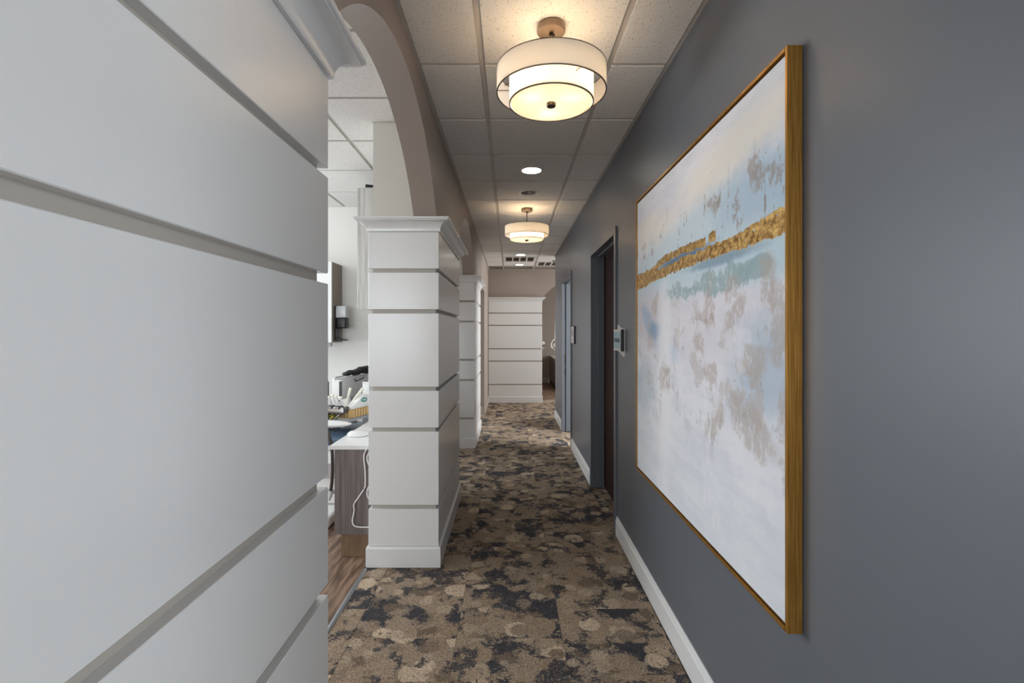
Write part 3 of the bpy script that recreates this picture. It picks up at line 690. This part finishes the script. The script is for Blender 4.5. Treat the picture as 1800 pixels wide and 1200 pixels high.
# ------------------------------------------------------------------ door signs
def wall_text(parent, body, size, y, z, x, mat):
    cu = bpy.data.curves.new('lettering', 'FONT'); cu.body = body; cu.size = size; cu.extrude = .0006; cu.align_x = 'CENTER'; cu.align_y = 'CENTER'
    tmp = bpy.data.objects.new('lettering_tmp', cu); COL.objects.link(tmp)
    dg = bpy.context.evaluated_depsgraph_get(); me = bpy.data.meshes.new_from_object(tmp.evaluated_get(dg))
    bpy.data.objects.remove(tmp)
    R = Matrix(((0, 0, -1, x), (-1, 0, 0, y), (0, 1, 0, z), (0, 0, 0, 1))); me.transform(R)
    me.materials.clear(); me.materials.append(mat)
    return link('lettering', me, None, parent)
ya, yb = 3.300, 3.520; za, zb = ZC-.133, ZC+.014
t = thing('door_sign', (XR, (ya+yb)/2, (za+zb)/2), 'pale blue door sign on a wavy silver backplate beside the brown door', 'sign')
top = [(yb-.002, .046), (yb-.03, .048), (yb-.07, .040), (yb-.11, .030), (yb-.15, .022), (yb-.19, .019), (ya+.004, .018)]
bot = [(ya+.004, -.168), (ya+.03, -.171), (ya+.07, -.164), (ya+.11, -.153), (ya+.15, -.143), (ya+.19, -.137), (yb-.002, -.136)]
MB().prism([(XR-.006, y, ZC+z) for y, z in top+bot], (.0055, 0, 0)).build('backplate', M['signwhite'], t)
MB().box(XR-.028, XR-.0065, ya, yb, za, zb, .001).build('holder', M['black'], t)
MB().box(XR-.031, XR-.0285, ya+.006, yb, za, zb, .0008).build('rail', M['signwhite'], t)
MB().box(XR-.0325, XR-.0313, ya+.012, yb-.006, za+.016, zb-.014, .0003).build('insert', M['signblue'], t)
wall_text(t, 'STORAGE', .040, (ya+yb)/2, ZC-.062, XR-.0331, M['ink'])
ya, yb = 5.805, 6.045; za, zb = ZC-.148, ZC+.068
t = thing('restroom_sign', (XR, (ya+yb)/2, (za+zb)/2), 'small white restroom pictogram sign beside the open doorway', 'sign')
MB().box(XR-.02, XR-.0005, ya, yb, za, zb, .012).build('holder', M['black'], t)
MB().box(XR-.0225, XR-.0205, ya+.014, yb-.004, za+.008, zb-.008, .0008).build('insert', M['signwhite'], t)
x = XR-.0236
def sign_prism(name, ps): MB().prism([(x, y, z) for y, z in ps], (.001, 0, 0)).build(name, M['ink'], t)
def disc(y, z, r, n=14): sign_prism('figure_head', [(y+r*math.cos(2*math.pi*i/n), z+r*math.sin(2*math.pi*i/n)) for i in range(n)])
for yy in (yb-.07, ya+.085):
    disc(yy, ZC+.035, .011)
    sign_prism('figure_body', [(yy-.012, ZC-.06), (yy-.002, ZC-.06), (yy-.002, ZC-.03), (yy+.002, ZC-.03), (yy+.002, ZC-.06), (yy+.012, ZC-.06), (yy+.012, ZC-.03), (yy+.022, ZC-.03), (yy+.012, ZC+.02), (yy-.012, ZC+.02), (yy-.022, ZC-.03), (yy-.012, ZC-.03)])
yc, zc = (ya+yb)/2+.01, ZC-.105
disc(yc, zc+.03, .006)
sign_prism('wheelchair_seat', [(yc-.022, zc-.004), (yc+.004, zc-.004), (yc+.004, zc+.022), (yc-.004, zc+.022), (yc-.004, zc+.003), (yc-.022, zc+.003)])
A0 = [math.radians(60+24*i) for i in range(11)]
sign_prism('wheelchair_wheel', [(yc+.014*math.cos(a), zc-.008+.014*math.sin(a)) for a in A0]+[(yc+.018*math.cos(a), zc-.008+.018*math.sin(a)) for a in A0[::-1]])

# ------------------------------------------------------------------ treatment bay furniture
bx0, bx1 = -1.127, -.899
t = thing('base_cabinet', (-1.02, 3.9, 0), 'grey woodgrain base cabinet with brown plinth behind the shiplap pillar', 'cabinet')
MB().box(bx0, bx1, 3.20, 4.60, .146, .700, .0015).build('body', M['laminate'], t)
MB().box(bx0+.03, bx1, 3.205, 4.60, .001, .1455).build('plinth', M['plinth'], t)
for k in range(3): 
    d = MB().box(bx0-.019, bx0-.001, 3.215+.46*k, 3.665+.46*k, .152, .694, .0015).build('cabinet_door', M['laminate'], t)
    MB().tube([(bx0-.019, 3.60+.46*k, .55), (bx0-.045, 3.60+.46*k, .55), (bx0-.045, 3.60+.46*k, .66), (bx0-.019, 3.60+.46*k, .66)], .005, 8).build('handle', M['chrome'], d)
tag(MB().box(-1.166, -.899, 3.186, 4.62, .7005, .728, .003, 2).build('worktop', M['worktop']), 'white solid-surface worktop on the grey base cabinet', 'worktop')
t = tag(MB().lathe([(0, .7285), (.070, .7285), (.076, .733), (.074, .746), (.060, .757), (.035, .762), (0, .763)], (-1.078, 3.50, 0), 40).build('domed_dish', M['worktop'], smooth=True), 'low white domed dish lying on the white worktop', 'dish')
def smooth_pts(P, k=8):
    P = [Vector(p) for p in P]; out = []
    for i in range(len(P)-1):
        a, b_, c, d = P[max(i-1, 0)], P[i], P[i+1], P[min(i+2, len(P)-1)]
        for j in range(k):
            u = j/k; out.append(.5*((2*b_)+(c-a)*u+(2*a-5*b_+4*c-d)*u*u+(3*b_-a-3*c+d)*u**3))
    return out+[P[-1]]
dc = 3.178
tag(MB().tube(smooth_pts([at(650, 780, dc), at(645, 788, dc), at(639.5, 801, dc), at(641.5, 825, dc), at(642, 848, dc), at(640.5, 858, dc), at(630, 874, dc), at(622, 886, dc), at(622.5, 897, dc), at(619.5, 914, dc), at(622, 923, dc), at(632, 926, dc), at(652, 926, dc)]), .0042, 8).build('white_cable', M['whiteplastic'], smooth=True), 'thin white cable looping down the grey base cabinet', 'cable')
tag(MB().tube(smooth_pts([at(652, 790, dc), at(646.5, 799, dc), at(645, 806, dc), at(647, 814, dc), at(650, 822, dc), at(650.5, 838, dc), at(650, 850, dc), at(646, 860, dc), at(645, 868, dc), at(648, 876, dc), at(653, 880, dc)]), .0042, 8).build('white_cable', M['whiteplastic'], smooth=True), 'second white cable curling out from the pillar edge beside the longer looping one', 'cable')
# tall wall cabinet on the partition above the worktop
t = thing('upper_cabinet', (-1.02, 4.1, 1.64), 'pale grey woodgrain upper cabinet hanging behind the counter pillar', 'cabinet')
MB().box(-1.16, -.957, 3.80, 4.62, 1.638, 2.575, .0015).build('body', M['paleveneer'], t)
MB().box(-.9565, -.8425, 4.42, 4.60, 2.2, 2.3).build('cleat', M['paleveneer'], t)
MB().box(-.9565, -.8835, 3.9, 4.25, 1.70, 1.76).build('cleat', M['paleveneer'], t)
for k in range(2): MB().box(-1.179, -1.161, 3.802+.41*k, 4.208+.41*k, 1.642, 2.571, .0015).build('cabinet_door', M['paleveneer'], t)
tag(MB().obox((-1.125, 3.83, 2.576), (.14, .05, 0), (-.03, .2, 0), (0, 0, .035), .004).build('storage_box', M['black']), 'flat black box lying on top of the pale upper cabinet', 'box')
# wall cabinet with white doors on the back wall
t = thing('wall_cabinet', (-2.3, 4.95, 1.36), 'wall cabinet with taupe woodgrain sides and white doors on the white wall', 'cabinet')
MB().box(-2.9, -1.737, 4.815, 5.099, 1.358, 2.146, .0015).build('body', M['taupelam'], t)
for k in range(3): MB().box(-2.9+.388*k+.002, -2.9+.388*(k+1)-.002, 4.796, 4.8145, 1.358, 2.146, .0015).build('cabinet_door', M['whiteplastic'], t)
MB().box(-1.80, -1.755, 4.83, 4.87, 1.318, 1.3575, .004).build('light_sensor', M['grey'], t)
xd = -1.7365
t = thing('soap_dispenser', (xd, 4.93, 1.36), 'black and clear hand sanitizer dispenser with drip tray on the cabinet side', 'dispenser')
MB().box(xd, xd+.012, 4.87, 4.99, 1.375, 1.715, .003).build('backplate', M['black'], t)
MB().box(xd+.0125, xd+.112, 4.872, 4.988, 1.495, 1.602, .014, 3).build('pump_housing', M['black'], t, True)
MB().box(xd+.0125, xd+.112, 4.874, 4.986, 1.6025, 1.720, .010, 3).build('reservoir', M['clear'], t, True)
MB().box(xd+.0125, xd+.06, 4.876, 4.94, 1.6025, 1.7, .0).build('label_panel', M['grey'], t)
MB().prism([(xd+.0125, 4.88, 1.378), (xd+.0125, 4.88, 1.415), (xd+.03, 4.88, 1.398), (xd+.10, 4.88, 1.381), (xd+.10, 4.88, 1.374)], (0, .10, 0)).build('drip_tray', M['black'], t)
MB().ball((xd+.085, 4.870, 1.515), .006, u=10, v=6).build('button', M['chrome'], t, True)

# dental chair and delivery unit
t = thing('dental_chair', (-1.65, 4.2, 0), 'dental chair with slate blue vinyl seat and white base in the treatment bay', 'dental chair')
MB().box(-1.95, -1.335, 3.62, 4.55, .001, .085, .03, 3).build('base', M['whiteplastic'], t, True)
MB().box(-1.72, -1.345, 3.92, 4.32, .086, .50, .03, 3).build('lift_column', M['whiteplastic'], t, True)
MB().box(-1.70, -1.36, 3.90, 3.918, .30, .42, .004).build('cover_panel', M['grey'], t)
MB().box(-2.3, -1.31, 4.00, 4.58, .5005, .54, .01, 2).build('seat_pan', M['whiteplastic'], t)
MB().box(-2.34, -1.262, 3.97, 4.61, .5405, .632, .035, 4).build('seat_cushion', M['blue'], t, True)
MB().obox((-2.36, 4.08, .60), (-.62, 0, .42), (0, .48, 0), (.06, 0, .09), .03, 4).build('backrest', M['blue'], t, True)
C = Vector((-1.281, 3.90, .770)); U = Vector((-.944, .33, 0)); V = Vector((.33, .944, 0)); K = Vector((0, 0, 1))
def L(u, v, z=0): return C+U*u+V*v+K*z
def lbox(b, u0, u1, v0, v1, z0, z1, bev=0., seg=2): return b.obox(L(u0, v0, z0), U*(u1-u0), V*(v1-v0), K*(z1-z0), bev, seg)
t = thing('delivery_unit', (-1.40, 4.1, 0), 'dental delivery unit with grey instrument platform over the blue chair', 'dental unit')
lbox(MB(), 0, .52, 0, .40, -.024, 0, .006).build('platform', M['grey'], t)
lbox(MB(), .20, .46, .18, .36, -.09, -.0245, .02).build('under_housing', M['whiteplastic'], t)
lbox(MB(), .11, .16, .42, .50, -.25, .24, .01).build('support_arm', M['whiteplastic'], t)
MB().tube(smooth_pts([L(.135, .50, -.2), L(.20, .66, -.25), L(.25, .85, -.50), L(.25, .85, -.768)]), .03, 12).build('post', M['whiteplastic'], t, True)
hb = lbox(MB(), .02, .34, -.035, .030, .070, .092, .004).build('handpiece_holder', M['darkgrey'], t)
lbox(MB(), .019, .33, -.039, -.0355, .060, .096, .001).build('holder_lip', M['chrome'], hb)
lbox(MB(), .03, .32, -.03, .025, .045, .0695, .002).build('holder_body', M['darkgrey'], hb)
lbox(MB(), .18, .30, -.02, .025, .0005, .0445, .004).build('holder_column', M['darkgrey'], t)
for i in range(7):
    u = .045+.036*i; hz = (.045 if i == 4 else 0)+.008*(i % 3)
    p = [L(u, .018, .093), L(u+.010, 0, .122+hz*.4), L(u+.002, -.022, .150+hz*.8), L(u+.014, -.030, .170+hz)]
    h = MB().tube(smooth_pts(p, 4), [.0105]*4+[.0095]*4+[.0085]*4+[.0085], 10).build('handpiece', M['whiteplastic'], t, True)
    MB().tube([L(u+.014, -.030, .1705+hz), L(u-.006, -.036, .178+hz)], .0095, 10).build('handpiece_head', M['cream'], h, True)
    MB().tube([L(u, .0, .097), L(u+.004, -.034, .108), L(u+.012, -.05, .085)], .005, 6).build('holder_hook', M['chrome' if i % 2 else 'black'], t, True)
    q = [L(u, .015, .043), L(u+.02, -.045, .02), L(u+.05, -.058, -.04), L(u+.06, -.03, -.09), L(u+.05, .03, -.06)]
    MB().tube(smooth_pts(q, 6), .0045, 6).build('handpiece_tube', M['black' if i % 2 else 'hose'], t, True)
# white rounded armrest below the platform
tag(MB().ball((-1.435, 3.62, .786), 1., (.272, .085, .027), 32, 14).build('side_tray', M['whiteplastic'], smooth=True), 'smooth white rounded assistant tray below the grey instrument platform', 'tray')
p = thing('tray_arm', (-1.62, 3.7, .74), 'grey arm under the rounded white tray', 'arm'); 
MB().tube(smooth_pts([(-1.60, 3.62, .740), (-1.64, 3.66, .70), (-1.68, 3.74, .66), (-1.70, 3.90, .648)]), .018, 10).build('bar', M['grey'], p, True)
# basket with contents
t = thing('supply_basket', L(.05, .12), 'tan ribbed plastic basket standing on the grey instrument platform', 'basket')
b = MB(); u0, u1, v0, v1, hh = .012, .125, .05, .37, .070
lbox(b, u0, u1, v0, v1, .001, .005); lbox(b, u0, u0+.004, v0, v1, .005, hh); lbox(b, u1-.004, u1, v0, v1, .005, hh); lbox(b, u0+.004, u1-.004, v0, v0+.004, .005, hh); lbox(b, u0+.004, u1-.004, v1-.004, v1, .005, hh)
b.build('basket_wall', M['tan'], t)
for i in range(9): lbox(MB(), u0-.010, u0-.0005, v0+.010+.036*i, v0+.034+.036*i, .002, hh-.006, .002).build('rib', M['tan'], t)
for i in range(4): lbox(MB(), u0+.006+.028*i, u0+.022+.028*i, v0-.010, v0-.0005, .002, hh-.006, .002).build('rib', M['tan'], t)
b = MB(); lbox(b, u0-.009, u0+.006, v0-.009, v1+.009, hh, hh+.005, .0015); lbox(b, u1-.006, u1+.009, v0-.009, v1+.009, hh, hh+.005, .0015); lbox(b, u0+.006, u1-.006, v0-.009, v0+.006, hh, hh+.005, .0015); lbox(b, u0+.006, u1-.006, v1-.006, v1+.009, hh, hh+.005, .0015)
b.build('rim', M['cream'], t)
t = thing('wipes_pouch', L(.05, .2, .01), 'white pouch of wipes with green oval logo leaning in the tan basket', 'pouch')
q0 = [L(.020, .07, .012), L(.020, .33, .012), L(.020, .33, .172), L(.022, .23, .162), L(.022, .15, .118), L(.02, .07, .082)]
MB().prism(q0, U*.055).build('pouch', M['whiteplastic'], t)
pc = L(.0190, .235, .125); b = MB()
b.prism([pc+V*(.042*math.cos(2*math.pi*i/24))+K*(.019*math.sin(2*math.pi*i/24)) for i in range(24)], U*.0008)
lg = b.build('logo', M['green'], t)
b = MB()
for i in range(4): b.prism([pc-U*.0004+V*(-.026+.0145*i)+K*z+V*dv for dv, z in ((0, -.006), (.009, -.006), (.009, .007), (0, .007))], -U*.0006)
b.build('lettering', M['whiteplastic'], lg)
tag(lbox(MB(), .140, .168, -.01, .03, .002, .026, .006, 2).build('gauze_roll', M['yellow']), 'small yellow item lying under the handpiece holder', 'supply')
tag(MB().tube([L(.095, .08, .02), L(.085, .095, .12), L(.066, .115, .235)], [.008, .0085, .011], 10).build('suction_tube', M['cream'], smooth=True), 'tall cream suction tube standing upright beside the handpieces', 'suction tube')
tag(MB().tube([L(.100, .10, .02), L(.088, .14, .09), L(.045, .25, .215)], [.008, .010, .013], 10).build('suction_tube', M['cream'], smooth=True), 'slanted cream suction tube leaning over the white pouch', 'suction tube')
# white panel with black bag behind the unit
A = Vector((-1.575, 4.42, .0)); B = Vector((-1.435, 4.88, 0)); e = (B-A).normalized(); nn = Vector((-e.y, e.x, 0))
t = thing('monitor_panel', (A+B)/2+Vector((0, 0, .80)), 'white back of a tilted monitor panel behind the dental unit', 'monitor')
MB().obox(A+K*.84, e*.60, nn*.022, K*.205, .006).build('shell', M['whiteplastic'], t, True)
MB().obox(A+K*.78+e*.24, e*.12, nn*.02, K*.0595).build('neck', M['grey'], t)
MB().tube(smooth_pts([A+K*.80+e*.30+nn*.03, A+K*.76+e*.30+nn*.05, A+K*.45+e*.30+nn*.05, A+K*.001+e*.30+nn*.05]), .02, 10).build('stand', M['grey'], t, True)
MB().tube(smooth_pts([A+e*.30-nn*.001+K*1.012, A+e*.295-nn*.018+K*1.0, A+e*.30-nn*.02+K*.992, A+e*.42-nn*.02+K*1.010, A+e*.46-nn*.002+K*1.012]), .004, 8).build('hook', M['black'], t, True)
b = MB(); P0 = A+e*.20+nn*.011+K*1.0465
for i in range(7): b.ball(P0+e*(.055*i)+K*(.022+.006*math.sin(i*1.9)+.0035*i), 1., (.045, .045, .020+.0035*i), 16, 10)
tag(b.build('black_pouch', M['blackcloth'], smooth=True), 'crumpled black cloth pouch draped over the white monitor panel', 'pouch')
tag(MB().tube([A+e*.03+nn*.011+K*1.05, A+e*.16+nn*.011+K*1.054], .0035, 8).build('stylus', M['black']), 'thin black stylus lying along the white panel top', 'stylus')
t = thing('cup_dispenser', at(597, 692, 4.1), 'small white box dispenser with dark side behind the handpieces', 'dispenser')
MB().obox(L(.275, .23, .001), U*.040, V*.03, K*.270, .006).build('case', M['whiteplastic'], t, True)
MB().obox(L(.264, .232, .10), U*.0105, V*.026, K*.165, .002).build('side_cover', M['darkgrey'], t)
t = thing('bent_rod', L(.31, .2, 0), 'black bent rod rising behind the white handpieces', 'rod')
MB().tube([L(.325, .16, .001), L(.325, .16, .268), L(.33, .16, .275), L(.46, .16, .275)], .007, 8).build('rod', M['black'], t, True)
t = thing('vacuum_hose', (-1.33, 3.5, .55), 'dark ribbed vacuum hose hanging below the white tray', 'hose')
hp = [at(573, 752, 3.52), at(579, 766, 3.52), at(583.5, 790, 3.52), at(584.5, 820, 3.52), at(583.5, 845, 3.52), at(581.5, 862, 3.52)]
MB().tube(smooth_pts(hp, 10), .0115, 10).build('hose', M['hose'], t, True)
MB().tube([at(581.5, 862.5, 3.52), at(580, 872, 3.52), at(578.5, 879, 3.52)], [.013, .015, .009], 12).build('connector', M['clear'], t, True)
MB().obox(at(575, 868, 3.56)+Vector((-.03, 0, 0)), (.085, 0, 0), (0, .04, 0), (0, 0, .028), .004).build('clip', M['grey'], t)

# ------------------------------------------------------------------ far treatment room
t = thing('base_cabinet', (1.45, 13.2, 0), 'dark base cabinet with pale top in the far room past the end pillar', 'cabinet')
MB().box(1.15, 1.75, 12.2, 14.085, .10, .755, .002).build('body', M['laminate'], t)
MB().box(1.20, 1.75, 12.22, 14.085, .001, .0995).build('plinth', M['black'], t)
for k in range(4): 
    d = MB().box(1.131, 1.149, 12.21+.465*k, 12.665+.465*k, .105, .75, .002).build('cabinet_door', M['laminate'], t)
    MB().box(1.115, 1.1305, 12.35+.465*k, 12.5+.465*k, .70, .712, .002).build('handle', M['chrome'], d)
MB().box(1.125, 1.75, 12.19, 14.086, .7555, .785, .003).build('countertop', M['worktop'], t)
MB().box(1.10, 1.13, 13.95, 14.085, .001, .11, .004).build('end_foot', M['whiteplastic'], t)
t = thing('dental_light', (1.11, 12.0, 1.1), 'white dental light with looped handle in the far room past the corner', 'dental light')
MB().tube([(1.125, 12.0, 2.7495), (1.118, 12.0, 1.9), (1.098, 12.0, 1.42), (1.085, 12.0, 1.30)], [.03, .022, .034, .018], 12).build('arm', M['whiteplastic'], t, True)
MB().tube(smooth_pts([(1.13, 11.95, 1.275), (1.05, 11.95, 1.26), (1.005, 11.95, 1.19), (1.0, 11.95, 1.11), (1.02, 11.95, 1.06)]), .02, 10).build('handle_loop', M['whiteplastic'], t, True)
MB().ball((1.10, 12.03, 1.125), .1, (.72, .5, .66), 20, 12).build('head', M['cream'], t, True)
MB().tube([(1.085, 12.0, 1.30), (1.10, 12.0, 1.19)], .014, 8).build('joint', M['grey'], t, True)
MB().tube([(1.03, 12.0, 1.065), (1.10, 12.0, 1.0), (1.16, 12.0, .99)], .008, 8).build('cable', M['whiteplastic'], t, True)
t = thing('instrument_arm', (.80, 12.6, 1.05), 'white instrument arm peeking out beside the end pillar', 'dental arm')
MB().ball((.83, 12.6, 1.17), .06, (1.0, .8, .8), 16, 10).build('head', M['whiteplastic'], t, True)
MB().tube([(.82, 12.6, 1.13), (.87, 12.6, 1.095), (.90, 12.6, 1.085)], .010, 8).build('nozzle', M['darkgrey'], t, True)
MB().tube([(.80, 12.6, 1.0), (.89, 12.6, 1.075)], .011, 8).build('handle', M['whiteplastic'], t, True)
MB().tube([(.80, 12.6, 1.14), (.78, 12.6, .9), (.78, 12.6, .001)], .022, 10).build('post', M['whiteplastic'], t, True)
